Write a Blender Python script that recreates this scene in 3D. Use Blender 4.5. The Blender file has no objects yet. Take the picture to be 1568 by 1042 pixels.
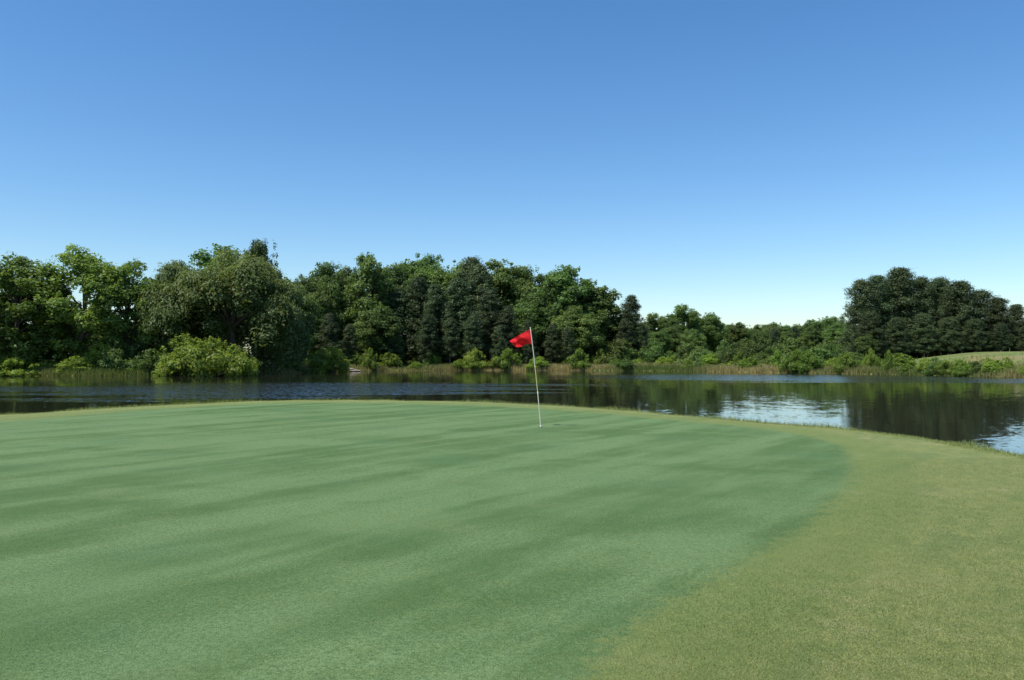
import bpy, math, random, bmesh
import numpy as np
from mathutils import Vector, Matrix

rng = np.random.default_rng(11)
random.seed(4)
scene = bpy.context.scene
F = 1220.0   # focal length in photo pixels, only used to turn sighted bearings into metres
EYE = 1.6
WATER_Z = -1.0

# ------------------------------------------------------------------ helpers
def new_mat(name):
    m = bpy.data.materials.new(name); m.use_nodes = True
    nt = m.node_tree; nt.nodes.clear()
    return m, nt
def N(nt, typ, **kw):
    n = nt.nodes.new(typ)
    for k, v in kw.items(): setattr(n, k, v)
    return n
def L(nt, a, b): nt.links.new(a, b)
def math_n(nt, op, a, b=None, clamp=False):
    n = nt.nodes.new('ShaderNodeMath'); n.operation = op; n.use_clamp = clamp
    for i, v in enumerate((a, b)):
        if v is None: continue
        if hasattr(v, 'links'): nt.links.new(v, n.inputs[i])
        else: n.inputs[i].default_value = v
    return n.outputs[0]
def vmath(nt, op, a, b=None):
    n = nt.nodes.new('ShaderNodeVectorMath'); n.operation = op
    for i, v in enumerate((a, b)):
        if v is None: continue
        if hasattr(v, 'links'): nt.links.new(v, n.inputs[i])
        else: n.inputs[i].default_value = v
    return n.outputs['Value'] if op == 'LENGTH' else n.outputs[0]
def maprange(nt, v, a, b, c=0.0, d=1.0, smooth=True):
    n = nt.nodes.new('ShaderNodeMapRange')
    if smooth: n.interpolation_type = 'SMOOTHSTEP'
    nt.links.new(v, n.inputs[0])
    for i, x in enumerate((a, b, c, d)): n.inputs[i+1].default_value = x
    return n.outputs[0]
def mixc(nt, fac, a, b, mode='MIX'):
    n = nt.nodes.new('ShaderNodeMix'); n.data_type = 'RGBA'; n.blend_type = mode
    n.clamp_factor = True
    if hasattr(fac, 'links'): nt.links.new(fac, n.inputs[0])
    else: n.inputs[0].default_value = fac
    for sock, v in ((n.inputs[6], a), (n.inputs[7], b)):
        if hasattr(v, 'links'): nt.links.new(v, sock)
        else: sock.default_value = (*v, 1)
    return n.outputs[2]
def noise(nt, vec, scale, detail=3, rough=0.55, dist=0.0, out=0):
    n = nt.nodes.new('ShaderNodeTexNoise')
    n.inputs['Scale'].default_value = scale; n.inputs['Detail'].default_value = detail
    n.inputs['Roughness'].default_value = rough; n.inputs['Distortion'].default_value = dist
    nt.links.new(vec, n.inputs['Vector']); return n.outputs[out]
def mapping(nt, vec, scale=(1,1,1), rot=(0,0,0), loc=(0,0,0)):
    n = nt.nodes.new('ShaderNodeMapping')
    n.inputs['Scale'].default_value = scale; n.inputs['Rotation'].default_value = rot
    n.inputs['Location'].default_value = loc
    nt.links.new(vec, n.inputs['Vector']); return n.outputs[0]
def streaks(nt, vec, ang_deg, along, across, loc=(0,0,0), **kw):
    """noise drawn out along a heading (degrees from +X)"""
    v = mapping(nt, vec, (1,1,1), (0,0,math.radians(-ang_deg)))
    return noise(nt, mapping(nt, v, (along, across, 1), (0,0,0), loc), 1.0, **kw)

def mesh_np(name, V, quads=None, tris=None, mats=(), mat_idx=None, tint=None, smooth=False):
    me = bpy.data.meshes.new(name)
    V = np.asarray(V, dtype=np.float32)
    nq = 0 if quads is None else len(quads); ntr = 0 if tris is None else len(tris)
    loops = []; totals = []
    if nq:
        loops.append(np.asarray(quads).ravel()); totals.append(np.full(nq, 4))
    if ntr:
        loops.append(np.asarray(tris).ravel()); totals.append(np.full(ntr, 3))
    loops = np.concatenate(loops).astype(np.int32); totals = np.concatenate(totals).astype(np.int32)
    starts = np.concatenate([[0], np.cumsum(totals)[:-1]]).astype(np.int32)
    me.vertices.add(len(V)); me.vertices.foreach_set('co', V.ravel())
    me.loops.add(len(loops)); me.loops.foreach_set('vertex_index', loops)
    me.polygons.add(len(totals)); me.polygons.foreach_set('loop_start', starts)
    me.polygons.foreach_set('loop_total', totals)
    for m in mats: me.materials.append(m)
    if mat_idx is not None: me.polygons.foreach_set('material_index', np.asarray(mat_idx, dtype=np.int32))
    me.polygons.foreach_set('use_smooth', np.full(len(totals), smooth))
    if tint is not None:
        a = me.attributes.new('tint', 'FLOAT', 'FACE'); a.data.foreach_set('value', np.asarray(tint, dtype=np.float32))
    me.update(calc_edges=True)
    return me
def add_obj(name, me, loc=(0,0,0), rot=(0,0,0), scale=(1,1,1), parent=None, coll=None):
    o = bpy.data.objects.new(name, me)
    (coll or scene.collection).objects.link(o)
    o.location = loc; o.rotation_euler = rot; o.scale = scale
    if parent: o.parent = parent
    return o

def catmull(P, closed=True, n=10):
    P = np.asarray(P, float); out = []; m = len(P)
    for i in range(m if closed else m-1):
        if closed: p0, p1, p2, p3 = P[(i-1) % m], P[i], P[(i+1) % m], P[(i+2) % m]
        else: p0, p1, p2, p3 = P[max(i-1, 0)], P[i], P[i+1], P[min(i+2, m-1)]
        for t in np.linspace(0, 1, n, endpoint=False):
            out.append(0.5*((2*p1)+(-p0+p2)*t+(2*p0-5*p1+4*p2-p3)*t*t+(-p0+3*p1-3*p2+p3)*t**3))
    return np.array(out)
def sdf(P, poly):
    """positive inside"""
    x, y = P[:, 0], P[:, 1]
    best = np.full(len(P), 1e9); inside = np.zeros(len(P), bool)
    m = len(poly)
    for i in range(m):
        a = poly[i]; b = poly[(i+1) % m]
        d = b-a; L2 = max((d**2).sum(), 1e-9)
        t = np.clip(((x-a[0])*d[0]+(y-a[1])*d[1])/L2, 0, 1)
        dx = x-(a[0]+t*d[0]); dy = y-(a[1]+t*d[1])
        best = np.minimum(best, dx*dx+dy*dy)
        c = ((a[1] > y) != (b[1] > y))
        if c.any() and abs(d[1]) > 1e-12:
            xi = d[0]*(y-a[1])/d[1]+a[0]
            inside ^= (c & (x < xi))
    s = np.sqrt(best)
    return np.where(inside, s, -s)

# ------------------------------------------------------------------ plan of the place
near_shore = [(-95, 20), (-60, 14), (-32, 15), (-20, 18.5), (-14.6, 22), (-12.3, 26.2), (-8.2, 30.0), (-2, 29.2),
              (2.4, 25.6), (5.4, 20.9), (7.5, 17.7), (8.15, 15.3), (8.3, 12.2), (9.2, 9), (13, 5), (22, 0), (45, -12), (80, -15)]
def brg(px, d): return ((px-784)/F*d, d)
far_shore = [(120, 20), (105, 60), brg(1900, 88), brg(1568, 102), brg(1400, 118), brg(1200, 136), brg(1050, 152), brg(900, 160), brg(760, 163), brg(600, 158),
             brg(500, 144), brg(400, 126), brg(250, 117), brg(100, 112), brg(0, 116), brg(-150, 112), (-110, 85), (-115, 50)]
lake = catmull(near_shore+far_shore, True, 8)
green_pts = [(0.25, 3.7), (0.68, 4.7), (1.48, 5.8), (2.72, 7.5), (4.3, 10.2), (5.35, 12.6), (6.1, 15.2), (5.7, 18.0), (3.9, 20.9), (1.9, 23.8),
             (-1.9, 27.2), (-7.7, 27.9), (-11.2, 24.3), (-12.9, 20), (-18, 14), (-18, 4), (-12, -3), (-5, -3), (-1.2, 1.0)]
green = catmull(green_pts, True, 8)

def vnoise(x, y, seed=0):
    r = np.random.default_rng(seed); v = 0
    for i in range(6):
        a = r.uniform(0, 6.28); k = r.uniform(0.6, 1.6); p = r.uniform(0, 6.28)
        v = v+np.sin((x*math.cos(a)+y*math.sin(a))*k+p)
    return v/6
def height(x, y):
    P = np.stack([x, y], 1); s = -sdf(P, lake)     # s>0 on land
    w = np.clip((y-45)/20, 0, 1)
    u = np.clip((s+2.2)/2.2, -0.6, 1); zn = np.where(u > 0, WATER_Z+(1-(1-np.maximum(u, 0))**1.7)*1.0, WATER_Z+u)
    zn = zn+np.where(s > 0, 1, 0)*np.clip(s/4, 0, 1)*0.035*vnoise(x*0.45, y*0.45, 3)
    zn = zn + 0.02*vnoise(x*3, y*3, 5)*np.clip(1-s/1.2, 0, 1)*(s > -3)
    b = x/np.maximum(y, 1)
    hill = np.clip((b-0.44)/0.16, 0, 1); hill = hill*hill*(3-2*hill)
    zf = WATER_Z+np.where(s > 0, 0.45*(1-np.exp(-np.maximum(s, 0)/0.7))+np.clip(s, 0, 40)*0.030+hill*2.0*np.clip((s-6)/34, 0, 1), s*0.3)
    zf = zf+np.where(s > 0, 0.25*vnoise(x*0.12, y*0.12, 8)*np.clip(s/10, 0, 1), 0)
    zf = np.maximum(zf, -3)
    return zn*(1-w)+zf*w, s

# ------------------------------------------------------------------ ground
nr, na = 620, 800
rad = 0.4*(4000/0.4)**(np.linspace(0, 1, nr))
ang = np.linspace(0, 2*math.pi, na, endpoint=False)
A, R = np.meshgrid(ang, rad)
gx = (R*np.sin(A)).ravel(); gy = (R*np.cos(A)).ravel()
gz, gs = height(gx, gy)
gg = sdf(np.stack([gx, gy], 1), green)
V = np.stack([gx, gy, gz], 1)
idx = np.arange(nr*na).reshape(nr, na)
a = idx[:-1, :]; b = idx[1:, :]
quads = np.stack([a, np.roll(a, -1, 1), np.roll(b, -1, 1), b], -1).reshape(-1, 4)[:, ::-1]
V = np.vstack([V, [0, 0, gz[:na].mean()]])
c = nr*na
tris = np.stack([np.full(na, c), np.roll(idx[0], -1), idx[0]], 1)

gm, nt = new_mat('turf_and_bank')
out = N(nt, 'ShaderNodeOutputMaterial'); bs = N(nt, 'ShaderNodeBsdfPrincipled')
bs.inputs['Specular IOR Level'].default_value = 0.12
L(nt, bs.outputs[0], out.inputs[0])
geo = N(nt, 'ShaderNodeNewGeometry'); pos = geo.outputs['Position']
asd = N(nt, 'ShaderNodeAttribute', attribute_name='shore').outputs['Fac']
agd = N(nt, 'ShaderNodeAttribute', attribute_name='green').outputs['Fac']
fine = noise(nt, pos, 120, 3, 0.75)
fine2 = noise(nt, pos, 34, 4, 0.7)
med = noise(nt, pos, 5.5, 4, 0.6)
big = noise(nt, pos, 0.55, 3, 0.5)
bandsA = streaks(nt, pos, 55, 0.05, 1.15, detail=2, rough=0.45, dist=0.12)
bandsB = streaks(nt, pos, 160, 0.16, 0.7, (3, 7, 0), detail=3, rough=0.5, dist=0.5)
bandsC = streaks(nt, pos, 50, 0.45, 1.3, (9, 2, 0), detail=5, rough=0.65, dist=0.4)
bb = math_n(nt, 'ADD', math_n(nt, 'MULTIPLY', bandsA, 0.45), math_n(nt, 'ADD', math_n(nt, 'MULTIPLY', bandsB, 0.22), math_n(nt, 'MULTIPLY', bandsC, 0.33)))
gA = mixc(nt, maprange(nt, bb, 0.42, 0.58), (0.090, 0.162, 0.048), (0.168, 0.258, 0.100))
gA = mixc(nt, maprange(nt, med, 0.4, 0.75, 0, 0.4), gA, (0.155, 0.215, 0.070))
gA = mixc(nt, maprange(nt, big, 0.48, 0.7, 0, 0.3), gA, (0.105, 0.205, 0.090))
gA = mixc(nt, maprange(nt, noise(nt, pos, 0.9, 4, 0.6), 0.55, 0.75, 0, 0.4), gA, (0.205, 0.265, 0.11))
gA = mixc(nt, maprange(nt, fine2, 0.6, 0.35, 0, 0.5), gA, (0.065, 0.118, 0.034))
gA = mixc(nt, maprange(nt, fine2, 0.58, 0.75, 0, 0.4), gA, (0.24, 0.30, 0.15))
fA = mixc(nt, maprange(nt, med, 0.3, 0.7), (0.180, 0.225, 0.064), (0.255, 0.280, 0.090))
fA = mixc(nt, maprange(nt, noise(nt, pos, 1.3, 4, 0.65), 0.52, 0.74, 0, 0.55), fA, (0.38, 0.34, 0.16))
fA = mixc(nt, maprange(nt, bandsC, 0.5, 0.35, 0, 0.55), fA, (0.125, 0.185, 0.055))
fA = mixc(nt, maprange(nt, fine2, 0.52, 0.72, 0, 0.5), fA, (0.42, 0.38, 0.20))
fA = mixc(nt, maprange(nt, fine, 0.35, 0.6, 0.4, 0), fA, (0.08, 0.115, 0.035))
gdn = math_n(nt, 'ADD', agd, math_n(nt, 'MULTIPLY', math_n(nt, 'SUBTRACT', noise(nt, pos, 7, 4, 0.65), 0.5), 0.8))
col = mixc(nt, maprange(nt, gdn, -0.16, 0.16), fA, gA)
ringv = math_n(nt, 'MULTIPLY', maprange(nt, gdn, -1.0, -0.6), maprange(nt, gdn, 0.1, -0.1))
col = mixc(nt, math_n(nt, 'MULTIPLY', ringv, 0.5), col, (0.140, 0.200, 0.054))
col = mixc(nt, maprange(nt, fine, 0.42, 0.66, 0.0, 0.7), col, mixc(nt, 1.0, col, (1.6, 1.5, 1.5), 'MULTIPLY'))
col = mixc(nt, maprange(nt, fine, 0.52, 0.32, 0.0, 0.85), col, mixc(nt, 1.0, col, (0.38, 0.44, 0.36), 'MULTIPLY'))
mud = mixc(nt, med, (0.05, 0.045, 0.02), (0.10, 0.10, 0.04))
col = mixc(nt, maprange(nt, math_n(nt, 'ADD', asd, math_n(nt, 'MULTIPLY', med, 0.4)), 0.1, -0.7), col, mud)
sepp = N(nt, 'ShaderNodeSeparateXYZ'); L(nt, pos, sepp.inputs[0])
fb = mixc(nt, maprange(nt, noise(nt, mapping(nt, pos, (0.5, 1, 1)), 0.14, 4, 0.6), 0.4, 0.6), (0.14, 0.20, 0.05), (0.25, 0.22, 0.09))
fb = mixc(nt, maprange(nt, noise(nt, pos, 1.1, 4, 0.7), 0.35, 0.7, 0, 0.4), fb, (0.09, 0.125, 0.035))
col = mixc(nt, maprange(nt, sepp.outputs[1], 45, 60), col, fb)
L(nt, col, bs.inputs['Base Color'])
bs.inputs['Roughness'].default_value = 0.75
bmp = N(nt, 'ShaderNodeBump'); bmp.inputs['Strength'].default_value = 0.75; bmp.inputs['Distance'].default_value = 0.015
L(nt, math_n(nt, 'ADD', fine, math_n(nt, 'MULTIPLY', fine2, 0.8)), bmp.inputs['Height'])
L(nt, bmp.outputs[0], bs.inputs['Normal'])

gme = mesh_np('ground', V, quads, tris, (gm,), smooth=True)
for nm, arr in (('shore', gs), ('green', gg)):
    at = gme.attributes.new(nm, 'FLOAT', 'POINT'); at.data.foreach_set('value', np.append(arr, arr[0]).astype(np.float32))
ground = add_obj('ground', gme)

# ------------------------------------------------------------------ water
wm, nt = new_mat('pond_water')
out = N(nt, 'ShaderNodeOutputMaterial'); bs = N(nt, 'ShaderNodeBsdfPrincipled'); L(nt, bs.outputs[0], out.inputs[0])
bs.inputs['IOR'].default_value = 1.48
pos = N(nt, 'ShaderNodeNewGeometry').outputs['Position']
bs.inputs['Base Color'].default_value = (0.022, 0.024, 0.014, 1)
def patch(cx, cy, rx, ry):
    return vmath(nt, 'LENGTH', vmath(nt, 'MULTIPLY', vmath(nt, 'SUBTRACT', mapping(nt, pos, (1, 1, 0)), (cx, cy, 0)), (1/rx, 1/ry, 0)))
wn = noise(nt, mapping(nt, pos, (0.022, 0.15, 1)), 1.0, 5, 0.65)
def breeze_of(ps, k):
    pm = ps[0]
    for q in ps[1:]: pm = math_n(nt, 'MINIMUM', pm, q)
    pm = math_n(nt, 'ADD', pm, math_n(nt, 'MULTIPLY', math_n(nt, 'SUBTRACT', wn, 0.48), k))
    return maprange(nt, pm, 1.1, 0.75)
bL = breeze_of([patch(-19, 68, 24, 18), patch(-44, 66, 14, 8)], 2.6)
bR = breeze_of([patch(40, 104, 40, 20), patch(66, 90, 24, 14)], 1.8)
r1 = vmath(nt, 'SUBTRACT', noise(nt, mapping(nt, pos, (1.0, 1.5, 1)), 3.0, 3, 0.7, out=1), (0.5, 0.5, 0.5))
r2 = vmath(nt, 'SUBTRACT', noise(nt, mapping(nt, pos, (1.0, 1.3, 1), (0, 0, 0), (5, 5, 0)), 0.6, 2, 0.5, out=1), (0.5, 0.5, 0.5))
amp = math_n(nt, 'ADD', math_n(nt, 'ADD', math_n(nt, 'MULTIPLY', bL, 1.5), math_n(nt, 'MULTIPLY', bR, 0.75)), 0.055)
cmb = N(nt, 'ShaderNodeCombineXYZ'); L(nt, amp, cmb.inputs[0]); L(nt, amp, cmb.inputs[1])
sl_ = vmath(nt, 'ADD', vmath(nt, 'MULTIPLY', r1, cmb.outputs[0]), vmath(nt, 'MULTIPLY', r2, (0.012, 0.025, 0)))
nrm_ = vmath(nt, 'NORMALIZE', vmath(nt, 'ADD', sl_, (0, 0, 1)))
L(nt, nrm_, bs.inputs['Normal'])
L(nt, math_n(nt, 'ADD', math_n(nt, 'MULTIPLY', math_n(nt, 'MAXIMUM', bL, bR), 0.08), 0.035), bs.inputs['Roughness'])
wv = [(-140, -30, WATER_Z), (150, -30, WATER_Z), (150, 180, WATER_Z), (-140, 180, WATER_Z)]
wme = mesh_np('pond_water', wv, [(0, 1, 2, 3)], None, (wm,))
add_obj('pond_water', wme)

# ------------------------------------------------------------------ foliage materials
def leaf_mat(name, dark, light, transl=0.3, k=1.25):
    m, nt = new_mat(name)
    out = N(nt, 'ShaderNodeOutputMaterial')
    t = N(nt, 'ShaderNodeAttribute', attribute_name='tint').outputs['Fac']
    oi = N(nt, 'ShaderNodeObjectInfo')
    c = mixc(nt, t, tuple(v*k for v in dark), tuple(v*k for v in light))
    hs = N(nt, 'ShaderNodeHueSaturation'); L(nt, c, hs.inputs['Color'])
    L(nt, maprange(nt, oi.outputs['Random'], 0, 1, 0.480, 0.514, False), hs.inputs['Hue'])
    rv = math_n(nt, 'FRACT', math_n(nt, 'MULTIPLY', oi.outputs['Random'], 7.31))
    L(nt, maprange(nt, rv, 0, 1, 0.74, 1.28, False), hs.inputs['Value'])
    d = N(nt, 'ShaderNodeBsdfPrincipled'); d.inputs['Roughness'].default_value = 0.5
    d.inputs['Specular IOR Level'].default_value = 0.25
    tr = N(nt, 'ShaderNodeBsdfTranslucent')
    L(nt, hs.outputs[0], d.inputs['Base Color']); L(nt, mixc(nt, 1.0, hs.outputs[0], (1.6, 1.55, 0.7), 'MULTIPLY'), tr.inputs['Color'])
    mx = N(nt, 'ShaderNodeMixShader'); mx.inputs[0].default_value = transl
    L(nt, d.outputs[0], mx.inputs[1]); L(nt, tr.outputs[0], mx.inputs[2]); L(nt, mx.outputs[0], out.inputs[0])
    return m
bark, nt = new_mat('bark')
out = N(nt, 'ShaderNodeOutputMaterial'); bs = N(nt, 'ShaderNodeBsdfPrincipled'); L(nt, bs.outputs[0], out.inputs[0])
tc = N(nt, 'ShaderNodeTexCoord').outputs['Object']
L(nt, mixc(nt, noise(nt, mapping(nt, tc, (6, 6, 1)), 2, 4), (0.05, 0.04, 0.03), (0.17, 0.14, 0.11)), bs.inputs['Base Color'])
bs.inputs['Roughness'].default_value = 0.9
M_broad = leaf_mat('leaf_broadleaf', (0.044, 0.080, 0.021), (0.128, 0.192, 0.050), 0.36)
M_light = leaf_mat('leaf_cottonwood', (0.056, 0.098, 0.020), (0.155, 0.230, 0.050), 0.40)
M_pine = leaf_mat('pine_needles', (0.036, 0.057, 0.025), (0.094, 0.130, 0.050), 0.2, 1.15)
M_willow = leaf_mat('leaf_willow', (0.072, 0.104, 0.034), (0.178, 0.222, 0.076), 0.38, 1.3)
M_shrub = leaf_mat('leaf_shrub', (0.078, 0.130, 0.020), (0.21, 0.29, 0.05), 0.42)
M_reed = leaf_mat('bank_grass_blades', (0.10, 0.145, 0.035), (0.33, 0.27, 0.13), 0.38)

def unit(v): return v/np.maximum(np.linalg.norm(v, axis=1, keepdims=True), 1e-9)
class Plant:
    def __init__(s): s.V = []; s.Q = []; s.mi = []; s.t = []; s.n = 0
    def add(s, V, Q, mi, t):
        s.V.append(V); s.Q.append(np.asarray(Q)+s.n); s.n += len(V)
        s.mi.append(np.full(len(Q), mi)); s.t.append(np.broadcast_to(t, (len(Q),)))
    def tube(s, pts, radii, k=6):
        pts = np.asarray(pts, float); m = len(pts); V = []
        for i in range(m):
            d = pts[min(i+1, m-1)]-pts[max(i-1, 0)]; d = d/max(np.linalg.norm(d), 1e-6)
            u = np.cross(d, [0.3, 0.9, 0.1]); u /= np.linalg.norm(u); v = np.cross(d, u)
            for j in range(k):
                a = 2*math.pi*j/k; V.append(pts[i]+(u*math.cos(a)+v*math.sin(a))*radii[i])
        Q = [(i*k+j, i*k+(j+1) % k, (i+1)*k+(j+1) % k, (i+1)*k+j) for i in range(m-1) for j in range(k)]
        s.add(np.array(V), Q, 0, 0.5)
    def leaves(s, C, Nn, size, aspect, tint, up=None):
        n = len(C); r = rng.normal(size=(n, 3))
        if up is not None: r = np.array(up)*1.0+r*0.25
        u = unit(r-(r*Nn).sum(1, keepdims=True)*Nn); v = np.cross(Nn, u)
        size = np.broadcast_to(size, (n,))[:, None]
        V = np.stack([C-u*size, C+v*size*aspect, C+u*size, C-v*size*aspect], 1).reshape(-1, 3)
        s.add(V, np.arange(n*4).reshape(n, 4), 1, tint)
    def clump(s, c, r, n, size, aspect, squash=0.75, tint=0.5, up=None, nup=0.5):
        d = unit(rng.normal(size=(n, 3)))
        ph = rng.uniform(0, 6.28, 3)
        lob = 1+0.25*np.sin(d[:, 0]*4+ph[0])*np.sin(d[:, 1]*4+ph[1])+0.18*np.sin(d[:, 2]*6+ph[2])
        rr = r*(0.4+0.75*rng.random(n)**0.7)*lob
        P = c+d*rr[:, None]*np.array([1, 1, squash])
        Nn = unit(d*0.9+np.array([0, 0, nup])+rng.normal(size=(n, 3))*0.4)
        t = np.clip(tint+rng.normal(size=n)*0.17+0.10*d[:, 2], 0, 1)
        s.leaves(P, Nn, size*(0.65+0.7*rng.random(n)), aspect, t, up)
    def mesh(s, name, lm):
        return mesh_np(name, np.vstack(s.V), np.vstack(s.Q), None, (bark, lm), np.concatenate(s.mi), np.concatenate(s.t))

def broadleaf(name, lm, H=18., Rr=6., base=0.1, nlobe=16, per=7, nl=260, size=0.19, seed=0, lob_r=(1.6, 2.9), k0=0.35, core=12):
    """crown = several big rounded lobes, each built of smaller leaf clumps"""
    global rng
    rng = np.random.default_rng(seed)
    p = Plant()
    lean = rng.normal(size=2)*0.4
    tp = [np.array([lean[0]*t*t, lean[1]*t*t, H*0.82*t]) for t in np.linspace(0, 1, 7)]
    tp[0][2] = -0.6
    p.tube(tp, [0.34*(1-0.85*t) for t in np.linspace(0, 1, 7)], 8)
    zc = H*(base+1)/2; hz = H*(1-base)/2
    for i in range(nlobe):
        zz = 1-2*(i+0.5)/nlobe; th = i*2.399+rng.uniform(-0.5, 0.5)
        d = np.array([math.cos(th)*math.sqrt(1-zz*zz), math.sin(th)*math.sqrt(1-zz*zz), zz])
        lr = rng.uniform(*lob_r)*Rr/6
        k = rng.uniform(k0+0.25, 0.86)
        wid = 1.0 if zz < 0.1 else 1.0-0.25*zz
        lc = np.array([d[0]*(Rr-lr*0.6)*k*wid, d[1]*(Rr-lr*0.6)*k*wid, zc+d[2]*(hz-lr*0.8)*rng.uniform(0.78, 1.0)])
        t0 = min(0.85, max(0.12, lc[2]/H*0.75)); q = np.array([lean[0]*t0*t0, lean[1]*t0*t0, H*0.82*t0])
        p.tube([q, (q+lc)/2+[0, 0, -0.3], lc], [0.16, 0.10, 0.05], 5)
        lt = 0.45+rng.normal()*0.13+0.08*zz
        for j in range(per):
            e = rng.normal(size=3); e[2] += 0.35; e /= np.linalg.norm(e)
            c = lc+e*lr*rng.uniform(0.45, 0.8)*np.array([1, 1, 0.9])
            r = lr*rng.uniform(0.36, 0.58)
            p.tube([lc, c], [0.045, 0.015], 4)
            p.clump(c, r, int(nl*(r/1.1)**2), size, 0.6, 0.8, tint=lt+rng.normal()*0.07)
        for j in range(6):
            e = rng.normal(size=3); e[2] = abs(e[2]); e /= np.linalg.norm(e)
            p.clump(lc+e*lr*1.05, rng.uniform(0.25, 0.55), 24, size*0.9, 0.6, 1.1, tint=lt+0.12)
    for i in range(core):
        d = rng.normal(size=3); d /= np.linalg.norm(d)
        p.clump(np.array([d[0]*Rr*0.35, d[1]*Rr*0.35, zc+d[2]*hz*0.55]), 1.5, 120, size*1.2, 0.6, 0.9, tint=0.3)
    return p.mesh(name, lm)

def pine(name, lm, H=20., Rr=3.4, base=0.2, seed=0, nl=150, n=80, rnd=0.6):
    global rng
    rng = np.random.default_rng(seed)
    p = Plant()
    tp = [np.array([0.15*math.sin(t*5+seed), 0.12*math.cos(t*4), H*0.97*t]) for t in np.linspace(0, 1, 8)]
    tp[0][2] = -0.6
    p.tube(tp, [0.27*(1-0.9*t) for t in np.linspace(0, 1, 8)], 7)
    side = rng.uniform(0, 6.28)
    for l in range(n):
        t = ((l+rng.uniform(-0.6, 0.6))/n)**0.9 if l > 0 else 0.0
        t = min(max(t, 0.0), 0.98); z = H*(base+(1-base)*t)
        prof = (1-t)**rnd*(0.62+0.38*min(1, t*5))
        a = l*2.399+rng.uniform(-0.5, 0.5)
        ln = Rr*prof*rng.uniform(0.55, 1.1)*(1+0.18*math.cos(a-side)+0.16*math.sin(t*17+seed))
        e = np.array([math.cos(a)*ln, math.sin(a)*ln, z+ln*0.2+rng.normal()*0.35]); e[2] = min(e[2], H-0.5)
        q = np.array([0, 0, max(0.5, z-0.5)])
        p.tube([q, (q+e)/2+[0, 0, -0.12], e], [0.07, 0.05, 0.02], 4)
        tt = 0.42+rng.normal()*0.15
        r = rng.uniform(0.65, 1.15)*(0.8+0.2*Rr/3.4)
        p.clump(e, r, int(nl*r), 0.22, 0.30, 0.85, tint=tt, nup=0.6)
        if ln > 1.2:
            p.clump(e*[0.5, 0.5, 1]-[0, 0, 0.1], r*0.9, int(nl*0.6), 0.24, 0.32, 0.85, tint=tt-0.1)
    p.clump(np.array([0, 0, H-0.5]), 0.5, nl, 0.2, 0.3, 1.3, tint=0.55)
    return p.mesh(name, lm)

def willow(name, lm, H=17., Rr=8.5, seed=0, nstr=900):
    global rng
    rng = np.random.default_rng(seed)
    p = Plant()
    tp = [np.array([0.3*t, 0.2*t, H*0.6*t]) for t in np.linspace(0, 1, 6)]; tp[0][2] = -0.6
    p.tube(tp, [0.5*(1-0.6*t) for t in np.linspace(0, 1, 6)], 8)
    lobes = []
    for i in range(34):
        zz = rng.uniform(-0.35, 1); a = i*2.399+rng.uniform(-0.4, 0.4); kk = math.sqrt(1-zz*zz)
        lr = rng.uniform(1.5, 2.6)
        c = np.array([math.cos(a)*(Rr-lr)*kk*rng.uniform(0.8, 1), math.sin(a)*(Rr-lr)*kk*rng.uniform(0.8, 1), H*0.52+zz*(H*0.48-lr*0.7)])
        lobes.append((c, lr, rng.normal()*0.12))
        p.tube([tp[3], (tp[4]+c)/2+[0, 0, 0.4], c], [0.2, 0.12, 0.04], 5)
        for j in range(5):
            e = rng.normal(size=3); e[2] += 0.3; e /= np.linalg.norm(e)
            p.clump(c+e*lr*0.6, lr*0.5, 190, 0.2, 0.42, 0.85, tint=0.5+lobes[-1][2]+rng.normal()*0.06, up=(0, 0, -1), nup=0.4)
    for i in range(nstr):
        c, r, tt = lobes[rng.integers(len(lobes))]
        d = rng.normal(size=3); d[2] = d[2]*0.8+0.2; d /= np.linalg.norm(d)
        s0 = c+d*r*rng.uniform(0.7, 1.05)*np.array([1, 1, 0.9])
        ln = min(rng.uniform(0.6, 2.2), s0[2]-0.4)
        m = max(4, int(ln*9)); t = np.linspace(0, 1, m)
        P = np.stack([s0[0]+d[0]*np.sqrt(t)*0.5, s0[1]+d[1]*np.sqrt(t)*0.5, s0[2]-ln*t**1.2], 1)+rng.normal(size=(m, 3))*0.13
        Nn = unit(np.array([d[0], d[1], 0.6])+rng.normal(size=(m, 3))*0.5)
        p.leaves(P, Nn, 0.2*(0.7+0.6*rng.random(m)), 0.4, np.clip(0.55+tt+rng.normal()*0.1+rng.normal(size=m)*0.12-0.1*t, 0, 1), up=(0, 0, -1))
    for i in range(60):
        a = rng.uniform(0, 6.28); k = rng.uniform(0, 1)**0.5*0.8; z = rng.uniform(0.04, 0.65)*H
        k *= math.sqrt(max(0.1, 1-(z/H*0.85)**2))
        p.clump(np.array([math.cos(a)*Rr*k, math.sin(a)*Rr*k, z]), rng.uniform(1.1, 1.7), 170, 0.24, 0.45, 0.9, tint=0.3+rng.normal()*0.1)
    return p.mesh(name, lm)

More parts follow.
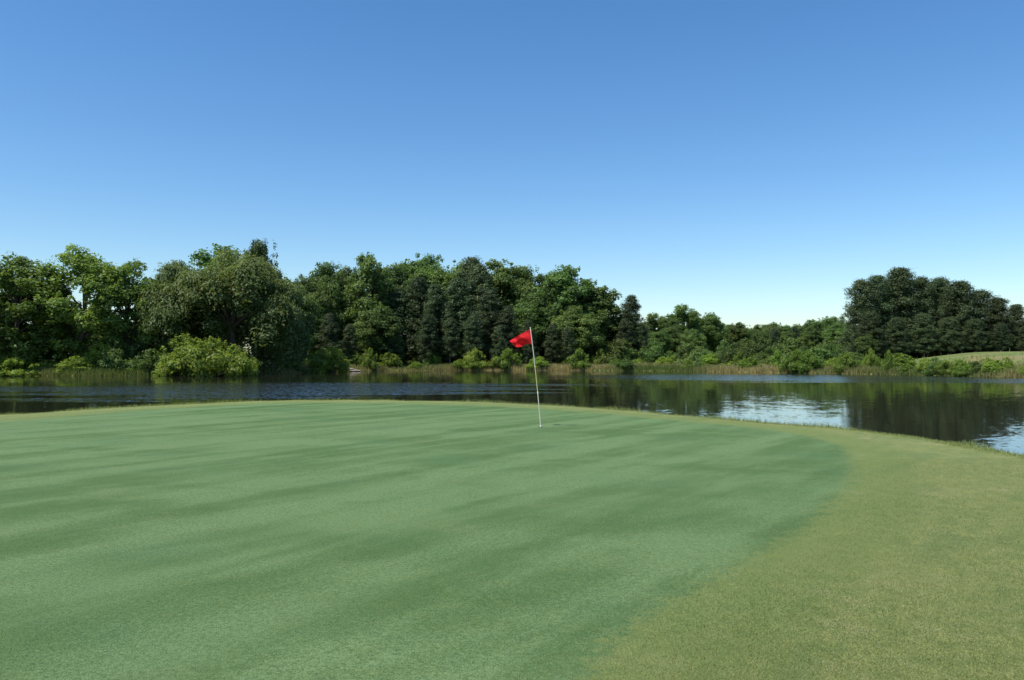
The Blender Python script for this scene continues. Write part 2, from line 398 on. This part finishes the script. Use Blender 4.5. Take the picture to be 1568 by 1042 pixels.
def shrub(name, lm, H=3., Rr=2., ncl=26, seed=0, size=0.12, nl=230):
    global rng
    rng = np.random.default_rng(seed)
    p = Plant()
    for i in range(ncl):
        a = rng.uniform(0, 6.28); k = rng.uniform(0, 1)**0.6; z = H*(0.12+0.72*rng.random())*(1-0.55*k*k)
        c = np.array([math.cos(a)*Rr*k, math.sin(a)*Rr*k, z])
        p.tube([np.array([0, 0, -0.3]), c*0.5, c], [0.05, 0.035, 0.012], 4)
        p.clump(c, rng.uniform(0.4, 0.75)*H/3, nl, size, 0.55, 0.9, tint=0.5+rng.normal()*0.13, nup=0.4)
    for i in range(18):
        a = rng.uniform(0, 6.28); k = rng.uniform(0, 0.9)
        c = np.array([math.cos(a)*Rr*k, math.sin(a)*Rr*k, H*(0.98-0.45*k*k)])
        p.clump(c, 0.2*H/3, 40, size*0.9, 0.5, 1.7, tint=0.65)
    return p.mesh(name, lm)

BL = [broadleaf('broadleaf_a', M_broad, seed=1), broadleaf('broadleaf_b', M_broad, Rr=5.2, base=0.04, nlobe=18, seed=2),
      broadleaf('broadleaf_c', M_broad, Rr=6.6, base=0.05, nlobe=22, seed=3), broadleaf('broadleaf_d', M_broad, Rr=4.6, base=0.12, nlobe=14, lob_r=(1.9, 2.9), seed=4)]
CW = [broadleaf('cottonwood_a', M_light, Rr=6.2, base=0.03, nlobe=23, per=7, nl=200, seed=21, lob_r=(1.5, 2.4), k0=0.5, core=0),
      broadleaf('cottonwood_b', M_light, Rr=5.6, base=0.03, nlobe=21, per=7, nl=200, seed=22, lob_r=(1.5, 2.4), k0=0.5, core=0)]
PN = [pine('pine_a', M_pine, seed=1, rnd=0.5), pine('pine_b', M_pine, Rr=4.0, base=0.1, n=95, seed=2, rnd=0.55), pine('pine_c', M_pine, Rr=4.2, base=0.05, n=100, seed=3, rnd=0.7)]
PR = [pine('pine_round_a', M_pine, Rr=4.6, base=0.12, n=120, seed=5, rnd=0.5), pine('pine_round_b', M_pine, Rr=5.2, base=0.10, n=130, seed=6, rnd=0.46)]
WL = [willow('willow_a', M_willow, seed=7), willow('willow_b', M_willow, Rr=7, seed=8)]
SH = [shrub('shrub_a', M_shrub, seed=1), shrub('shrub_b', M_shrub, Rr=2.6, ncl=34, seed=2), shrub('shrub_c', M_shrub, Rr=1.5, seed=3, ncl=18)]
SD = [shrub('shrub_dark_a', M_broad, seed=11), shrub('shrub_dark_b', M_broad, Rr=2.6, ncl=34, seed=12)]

def native(me):
    co = np.empty(len(me.vertices)*3, dtype=np.float32); me.vertices.foreach_get('co', co); co = co.reshape(-1, 3)
    return np.percentile(co[:, 2], 99.8), (np.percentile(co[:, 0], 98)-np.percentile(co[:, 0], 2))
NAT = {}
def place(name, protos, px, ytop, d, wpx=None, coll=None, maxw=1.3):
    me = random.choice(protos)
    if me.name not in NAT: NAT[me.name] = native(me)
    H0, W0 = NAT[me.name]
    x, y = brg(px, d)
    z = float(height(np.array([x]), np.array([y]))[0][0])
    z = max(z, WATER_Z)
    h = max((548-ytop)/F*d+EYE-z, 0.5)
    s = h/H0
    sw = s if wpx is None else min((wpx/F*d)/W0, s*maxw)
    return add_obj(name, me, (x, y, z-0.05), (0, 0, random.uniform(0, 6.28)), (sw, sw, s), coll=coll)

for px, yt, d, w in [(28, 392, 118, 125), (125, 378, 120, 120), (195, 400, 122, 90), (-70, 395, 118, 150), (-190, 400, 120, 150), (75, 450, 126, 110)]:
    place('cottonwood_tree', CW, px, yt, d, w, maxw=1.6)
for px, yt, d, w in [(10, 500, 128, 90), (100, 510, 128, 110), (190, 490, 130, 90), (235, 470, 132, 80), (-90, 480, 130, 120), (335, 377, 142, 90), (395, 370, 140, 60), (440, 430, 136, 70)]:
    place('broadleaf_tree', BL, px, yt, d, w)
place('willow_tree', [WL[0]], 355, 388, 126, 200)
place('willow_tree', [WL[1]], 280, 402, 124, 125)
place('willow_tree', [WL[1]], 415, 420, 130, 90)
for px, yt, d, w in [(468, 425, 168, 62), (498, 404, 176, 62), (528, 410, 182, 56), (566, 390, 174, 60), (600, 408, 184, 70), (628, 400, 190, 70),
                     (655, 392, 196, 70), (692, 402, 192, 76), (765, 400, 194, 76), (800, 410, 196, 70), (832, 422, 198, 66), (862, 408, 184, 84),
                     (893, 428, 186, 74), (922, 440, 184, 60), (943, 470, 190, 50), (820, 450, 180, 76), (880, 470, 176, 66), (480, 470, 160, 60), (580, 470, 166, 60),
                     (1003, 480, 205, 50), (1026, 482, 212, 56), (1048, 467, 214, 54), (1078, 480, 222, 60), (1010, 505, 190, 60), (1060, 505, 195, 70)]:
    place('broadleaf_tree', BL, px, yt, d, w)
for px, yt, d, w in [(722, 394, 188, 80), (735, 405, 184, 66), (612, 440, 176, 58), (640, 425, 176, 60), (668, 435, 172, 62), (700, 425, 174, 62), (750, 445, 172, 60), (778, 468, 170, 56),
                     (600, 480, 166, 50), (655, 480, 167, 60), (690, 486, 168, 60), (725, 480, 168, 60), (765, 498, 168, 54), (808, 490, 170, 60), (845, 496, 170, 52), (870, 500, 170, 50),
                     (968, 452, 182, 48), (955, 490, 178, 46), (985, 498, 180, 46), (505, 480, 156, 50), (535, 496, 160, 50), (460, 496, 148, 50), (905, 490, 176, 56)]:
    place('pine_tree', PN, px, yt, d, w)
for px, yt, d, w in [(1320, 428, 172, 44), (1345, 422, 176, 50), (1380, 410, 178, 60), (1412, 424, 180, 46), (1438, 425, 182, 46), (1472, 430, 176, 56), (1502, 444, 180, 50), (1530, 456, 176, 52), (1558, 466, 178, 54),
                     (1590, 472, 180, 80), (1650, 460, 180, 80), (1720, 470, 180, 90), (1362, 432, 184, 50), (1455, 440, 184, 50)]:
    place('pine_tree', PR, px, yt, d, w)
for px, yt, d, w in [(1335, 478, 168, 50), (1375, 486, 170, 56), (1415, 480, 170, 56), (1455, 486, 170, 56), (1495, 488, 170, 56), (1535, 496, 168, 50), (1570, 500, 170, 50), (1620, 495, 172, 60)]:
    place('pine_tree', PR, px, yt, d, w, maxw=1.5)
place('broadleaf_tree', BL, 1325, 512, 160, 26)

dc = bpy.data.collections.new('distant_trees_source')
for row, (d, t0) in enumerate([(255, 494), (275, 492), (300, 490)]):
    for px in np.arange(-900+row*11, 2500, 36):
        if row > 0 and px < 400: continue
        t = t0+random.uniform(-9, 9)
        if px < 1090: t += 8
        place('distant_tree', BL+[PN[1]], px+random.uniform(-8, 8), t, d+random.uniform(-8, 8), random.uniform(44, 66), coll=dc, maxw=1.25)
for px in np.arange(440, 1320, 22):
    place('distant_tree', BL+[PN[0]], px+random.uniform(-8, 8), 505+random.uniform(-12, 8), 205+random.uniform(-6, 6)+(20 if px > 1050 else 0), random.uniform(40, 60), coll=dc, maxw=1.25)
for px in np.arange(1270, 1760, 16):
    place('undergrowth', SD, px+random.uniform(-8, 8), 520+random.uniform(-10, 8), 188+random.uniform(-6, 6), random.uniform(36, 50), coll=dc, maxw=1.4)
e = bpy.data.objects.new('distant_trees', None); scene.collection.objects.link(e)
e.instance_type = 'COLLECTION'; e.instance_collection = dc

for px, yt, d, w in [(285, 512, 114, 70), (322, 518, 112, 90), (355, 530, 113, 60), (25, 548, 113, 80), (505, 530, 142, 52), (20, 542, 115, 40), (270, 540, 113, 40)]:
    place('shrub', SH, px, yt, d, w, maxw=2)
def shore_d(px):
    b = (px-784)/F; ds = np.arange(60, 200, 0.5); s = sdf(np.stack([b*ds, ds], 1), lake)
    k = np.where(s > 0)[0]
    return ds[k[-1]] if len(k) else 110
for px in np.arange(560, 1640, 17):
    p_ = px+random.uniform(-9, 9); d = shore_d(p_)+random.choice([2, 4, 8, 14, 20])
    t = random.uniform(533, 556)
    if p_ > 1380: t = random.uniform(546, 562); d = shore_d(p_)+random.choice([1, 2, 4, 7])
    place('shrub', SH+SH+SD, p_, t, d, random.uniform(18, 42), maxw=2)
for px in np.arange(-200, 460, 24):
    p_ = px+random.uniform(-9, 9); d = shore_d(p_)+random.uniform(1.5, 6)
    place('shrub', SD+SD+SH, p_, random.uniform(520, 556), d, random.uniform(30, 60), maxw=2)
for px in np.arange(440, 1300, 15):
    p_ = px+random.uniform(-9, 9); d = shore_d(p_)+random.uniform(16, 26)
    place('shrub', SD, p_, random.uniform(515, 542), d, random.uniform(30, 55), maxw=2)

rng = np.random.default_rng(77)
n = 100000
pxs = rng.uniform(-250, 1800, n)
grid = np.arange(-260, 1811, 10); sg = np.array([shore_d(g) for g in grid])
ds = np.interp(pxs, grid, sg)+rng.exponential(6, n)-0.2
X = (pxs-784)/F*ds; Y = ds; Z, S = height(X, Y)
hh = (0.28+0.65*rng.random(n)**1.5)*(0.7+0.6*(vnoise(X*0.3, Y*0.3, 4)+0.5))
hh = np.clip(hh, 0.15, 1.4); ww = 0.045+0.05*rng.random(n)
a = rng.uniform(0, 3.14, n); lx = rng.normal(size=n)*0.18; ly = rng.normal(size=n)*0.18
B0 = np.stack([X-np.cos(a)*ww, Y-np.sin(a)*ww, Z-0.05], 1); B1 = np.stack([X+np.cos(a)*ww, Y+np.sin(a)*ww, Z-0.05], 1)
T = np.stack([X+lx, Y+ly, Z+hh], 1)
tint = np.clip(0.5+1.1*vnoise(X*0.11, Y*0.2, 9)+rng.normal(size=n)*0.18, 0, 1)
rm = mesh_np('bank_grass', np.stack([B0, B1, T], 1).reshape(-1, 3), None, np.arange(n*3).reshape(n, 3), (M_reed,), tint=tint)
add_obj('bank_grass', rm)

M_fr = leaf_mat('turf_blades', (0.115, 0.168, 0.048), (0.33, 0.315, 0.13), 0.4)
n = 60000
seg = catmull(near_shore, False, 60); k = rng.integers(180, len(seg)-150, n)
k = np.clip(k, 0, len(seg)-2)
base = seg[k]+rng.normal(size=(n, 2))*0.05
dirv = seg[k+1]-seg[k]; dirv /= np.linalg.norm(dirv, axis=1, keepdims=True); nrm = np.stack([dirv[:, 1], -dirv[:, 0]], 1)
base = base-nrm*rng.uniform(-1.3, 0.15, n)[:, None]
X, Y = base[:, 0], base[:, 1]; Z, S = height(X, Y)
hh = (0.03+0.06*rng.random(n))*np.clip(1.2-S*3, 0.4, 1.6)*np.clip(0.7+vnoise(X*2, Y*2, 12), 0.3, 1.8)
keep = S < 0.25
ww = 0.004+0.004*rng.random(n); a = rng.uniform(0, 3.14, n)
B0 = np.stack([X-np.cos(a)*ww, Y-np.sin(a)*ww, Z-0.01], 1); B1 = np.stack([X+np.cos(a)*ww, Y+np.sin(a)*ww, Z-0.01], 1)
T = np.stack([X+rng.normal(size=n)*hh*0.4, Y+rng.normal(size=n)*hh*0.4, Z+hh], 1)
VV = np.stack([B0, B1, T], 1)[keep].reshape(-1, 3)
fm = mesh_np('shore_grass', VV, None, np.arange(len(VV)).reshape(-1, 3), (M_fr,), tint=rng.random(len(VV)//3))
add_obj('shore_grass', fm)

n = 420000
yy = 3.2+9.5*rng.random(n)**1.5; xx = rng.uniform(-0.5, 1.0, n)*yy*0.72
gdist = sdf(np.stack([xx, yy], 1), green)
keep = gdist < rng.normal(size=n)*0.3-0.15
xx, yy = xx[keep], yy[keep]; n = len(xx)
Z, S = height(xx, yy); k2 = S > 0.1; xx, yy, Z = xx[k2], yy[k2], Z[k2]; n = len(xx)
hh = 0.006+0.010*rng.random(n); ww = 0.0012+0.0012*rng.random(n); a = rng.uniform(0, 3.14, n)
B0 = np.stack([xx-np.cos(a)*ww, yy-np.sin(a)*ww, Z-0.003], 1); B1 = np.stack([xx+np.cos(a)*ww, yy+np.sin(a)*ww, Z-0.003], 1)
T = np.stack([xx+rng.normal(size=n)*hh*0.9, yy+rng.normal(size=n)*hh*0.9, Z+hh], 1)
tt = np.clip(0.45+0.5*vnoise(xx*2.2, yy*2.2, 31)+rng.normal(size=n)*0.3, 0, 1)
add_obj('fairway_grass', mesh_np('fairway_grass', np.stack([B0, B1, T], 1).reshape(-1, 3), None, np.arange(n*3).reshape(n, 3), (M_fr,), tint=tt))

# ------------------------------------------------------------------ flagstick
def simple(name, col, rough=0.4, var=0.0, sc=20):
    m, nt = new_mat(name); out = N(nt, 'ShaderNodeOutputMaterial'); bs = N(nt, 'ShaderNodeBsdfPrincipled'); L(nt, bs.outputs[0], out.inputs[0])
    tcn = N(nt, 'ShaderNodeTexCoord').outputs['Object']
    L(nt, mixc(nt, noise(nt, tcn, sc, 3), tuple(c*(1-var) for c in col), tuple(min(1, c*(1+var)) for c in col)), bs.inputs['Base Color'])
    bs.inputs['Roughness'].default_value = rough; return m
m_pole = simple('fiberglass_white', (0.62, 0.59, 0.47), 0.35, 0.05)
m_yel = simple('stripe_yellow', (0.55, 0.47, 0.22), 0.4, 0.05)
m_cup = simple('cup_shadow_dark', (0.012, 0.014, 0.01), 0.9, 0.3)
m_rim = simple('cup_liner_white', (0.6, 0.6, 0.58), 0.5, 0.05)
fx, fy = brg(828, 18.2); fz = float(height(np.array([fx]), np.array([fy]))[0][0])
flag = bpy.data.objects.new('golf_flagstick', None); scene.collection.objects.link(flag); flag.location = (fx, fy, fz)
Hp = 2.27; topx = -0.235
def bend(t): return np.array([topx*(0.75*t+0.25*t*t), 0.02*t, Hp*t])
def pole(name, t0, t1, r, mat, k=12, m=12):
    ts = np.linspace(t0, t1, m); V = []
    for t in ts:
        c = bend(t)
        for j in range(k):
            a = 2*math.pi*j/k; V.append(c+[math.cos(a)*r(t), math.sin(a)*r(t), 0])
    Q = [(i*k+j, i*k+(j+1) % k, (i+1)*k+(j+1) % k, (i+1)*k+j) for i in range(m-1) for j in range(k)]
    V.append(bend(t1)+[0, 0, 0.006]); c = len(V)-1
    T = [((m-1)*k+j, (m-1)*k+(j+1) % k, c) for j in range(k)]
    return add_obj(name, mesh_np(name, V, Q, T, (mat,), smooth=True), parent=flag)
pole('pole_lower', -0.03, 0.36, lambda t: 0.0115, m_pole)
pole('pole_band', 0.36, 0.62, lambda t: 0.0108, m_yel)
pole('pole_upper', 0.62, 0.998, lambda t: 0.0100, m_pole)
pole('top_cap', 0.9985, 1.006, lambda t: 0.013, m_pole, m=4)
pole('ferrule', 0.0, 0.02, lambda t: 0.018, m_rim, m=3)
k = 32; V = [(0, 0, 0.004)]+[(0.054*math.cos(2*math.pi*j/k), 0.054*math.sin(2*math.pi*j/k), 0.004) for j in range(k)]
add_obj('cup', mesh_np('cup', V, None, [(0, j+1, (j+1) % k+1) for j in range(k)], (m_cup,)), parent=flag)
fm_, nt = new_mat('red_nylon'); out = N(nt, 'ShaderNodeOutputMaterial'); bs = N(nt, 'ShaderNodeBsdfPrincipled')
tcn = N(nt, 'ShaderNodeTexCoord').outputs['Object']
cc = mixc(nt, noise(nt, tcn, 12, 3), (0.62, 0.010, 0.015), (0.76, 0.022, 0.025)); L(nt, cc, bs.inputs['Base Color']); bs.inputs['Roughness'].default_value = 0.6
bs.inputs['Specular IOR Level'].default_value = 0.2
tr = N(nt, 'ShaderNodeBsdfTranslucent'); L(nt, cc, tr.inputs[0]); mx = N(nt, 'ShaderNodeMixShader'); mx.inputs[0].default_value = 0.25
L(nt, bs.outputs[0], mx.inputs[1]); L(nt, tr.outputs[0], mx.inputs[2]); L(nt, mx.outputs[0], out.inputs[0])
nu, nv = 40, 28; V = []
for i in range(nu):
    u = i/(nu-1)
    for j in range(nv):
        v = j/(nv-1)
        # cloth sags from the hoist: top edge falls away, fly end narrows to a drooping tip
        tz = -0.01-0.27*u+0.01*math.sin(u*3.1); bz = -0.365-0.04*u+0.025*math.sin(u*6)
        pz = bend(0.993)[2]+tz*(1-v)+bz*v; px_ = -0.51*u*(1-v)-0.40*u*v
        yy_ = 0.09*u**0.7*math.sin(u*9+v*4.0)+0.06*u*math.sin(v*7+u*3)+0.07*u
        V.append((bend(pz/Hp)[0]-0.006+px_, 0.02+yy_, pz))
Q = [(i*nv+j, i*nv+j+1, (i+1)*nv+j+1, (i+1)*nv+j) for i in range(nu-1) for j in range(nv-1)]
add_obj('flag_cloth', mesh_np('flag_cloth', V, Q, None, (fm_,), smooth=True), parent=flag)

# ------------------------------------------------------------------ rock on the far bank
m_rock = simple('pale_rock', (0.30, 0.25, 0.19), 0.85, 0.3, 3)
def rock(name, loc, sc, seed):
    bm = bmesh.new(); bmesh.ops.create_icosphere(bm, subdivisions=3, radius=1)
    r = np.random.default_rng(seed); ph = r.uniform(0, 6.28, 6)
    for v in bm.verts:
        c = v.co; f = 1+0.18*math.sin(c.x*3+ph[0])+0.14*math.sin(c.y*4+ph[1])+0.1*math.sin(c.z*6+ph[2])+0.06*math.sin(c.x*9+ph[3])
        v.co = Vector((c.x*f*sc[0], c.y*f*sc[1], c.z*f*sc[2]))
    me = bpy.data.meshes.new(name); bm.to_mesh(me); bm.free(); me.materials.append(m_rock)
    return add_obj(name, me, loc, (0, 0, 0.3))
x, y = brg(543, shore_d(543)-0.3); rock('rock', (x, y, WATER_Z+0.12), (1.1, 0.7, 0.3), 1)
x, y = brg(537, shore_d(537)+0.4); rock('rock', (x, y, WATER_Z+0.38), (0.8, 0.5, 0.25), 2)

# ------------------------------------------------------------------ light, sky, camera
SUN_EL, SUN_AZ = 58, -124     # azimuth from +Y, clockwise: sun high on the left, somewhat behind the viewer
el, az = math.radians(SUN_EL), math.radians(SUN_AZ)
to_sun = Vector((math.sin(az)*math.cos(el), math.cos(az)*math.cos(el), math.sin(el)))
sl = bpy.data.lights.new('sun', 'SUN'); sl.energy = 5.0; sl.angle = math.radians(0.5); sl.color = (1, 0.95, 0.87)
so = bpy.data.objects.new('sun', sl); scene.collection.objects.link(so)
so.rotation_euler = to_sun.to_track_quat('Z', 'Y').to_euler()
w = bpy.data.worlds.new('World'); scene.world = w; w.use_nodes = True; nt = w.node_tree; nt.nodes.clear()
wo = N(nt, 'ShaderNodeOutputWorld'); bg = N(nt, 'ShaderNodeBackground'); bg.inputs[1].default_value = 0.15
sk = N(nt, 'ShaderNodeTexSky', sky_type='NISHITA'); sk.sun_disc = False
sk.sun_elevation = el; sk.sun_rotation = az
sk.air_density = 1.05; sk.dust_density = 0.3; sk.ozone_density = 2.5
hs = N(nt, 'ShaderNodeHueSaturation'); hs.inputs['Saturation'].default_value = 1.24; L(nt, sk.outputs[0], hs.inputs['Color'])
L(nt, mixc(nt, 1.0, hs.outputs[0], (0.93, 1.0, 1.06), 'MULTIPLY'), bg.inputs[0]); L(nt, bg.outputs[0], wo.inputs[0])

cd = bpy.data.cameras.new('camera'); cd.lens = 28; cd.sensor_width = 36; cd.clip_end = 10000; cd.clip_start = 0.05
co = bpy.data.objects.new('camera', cd); scene.collection.objects.link(co)
co.location = (0, 0, EYE); co.rotation_euler = (math.radians(90+1.27), 0, 0)
scene.camera = co
scene.view_settings.view_transform = 'Standard'; scene.view_settings.look = 'None'; scene.view_settings.exposure = 0
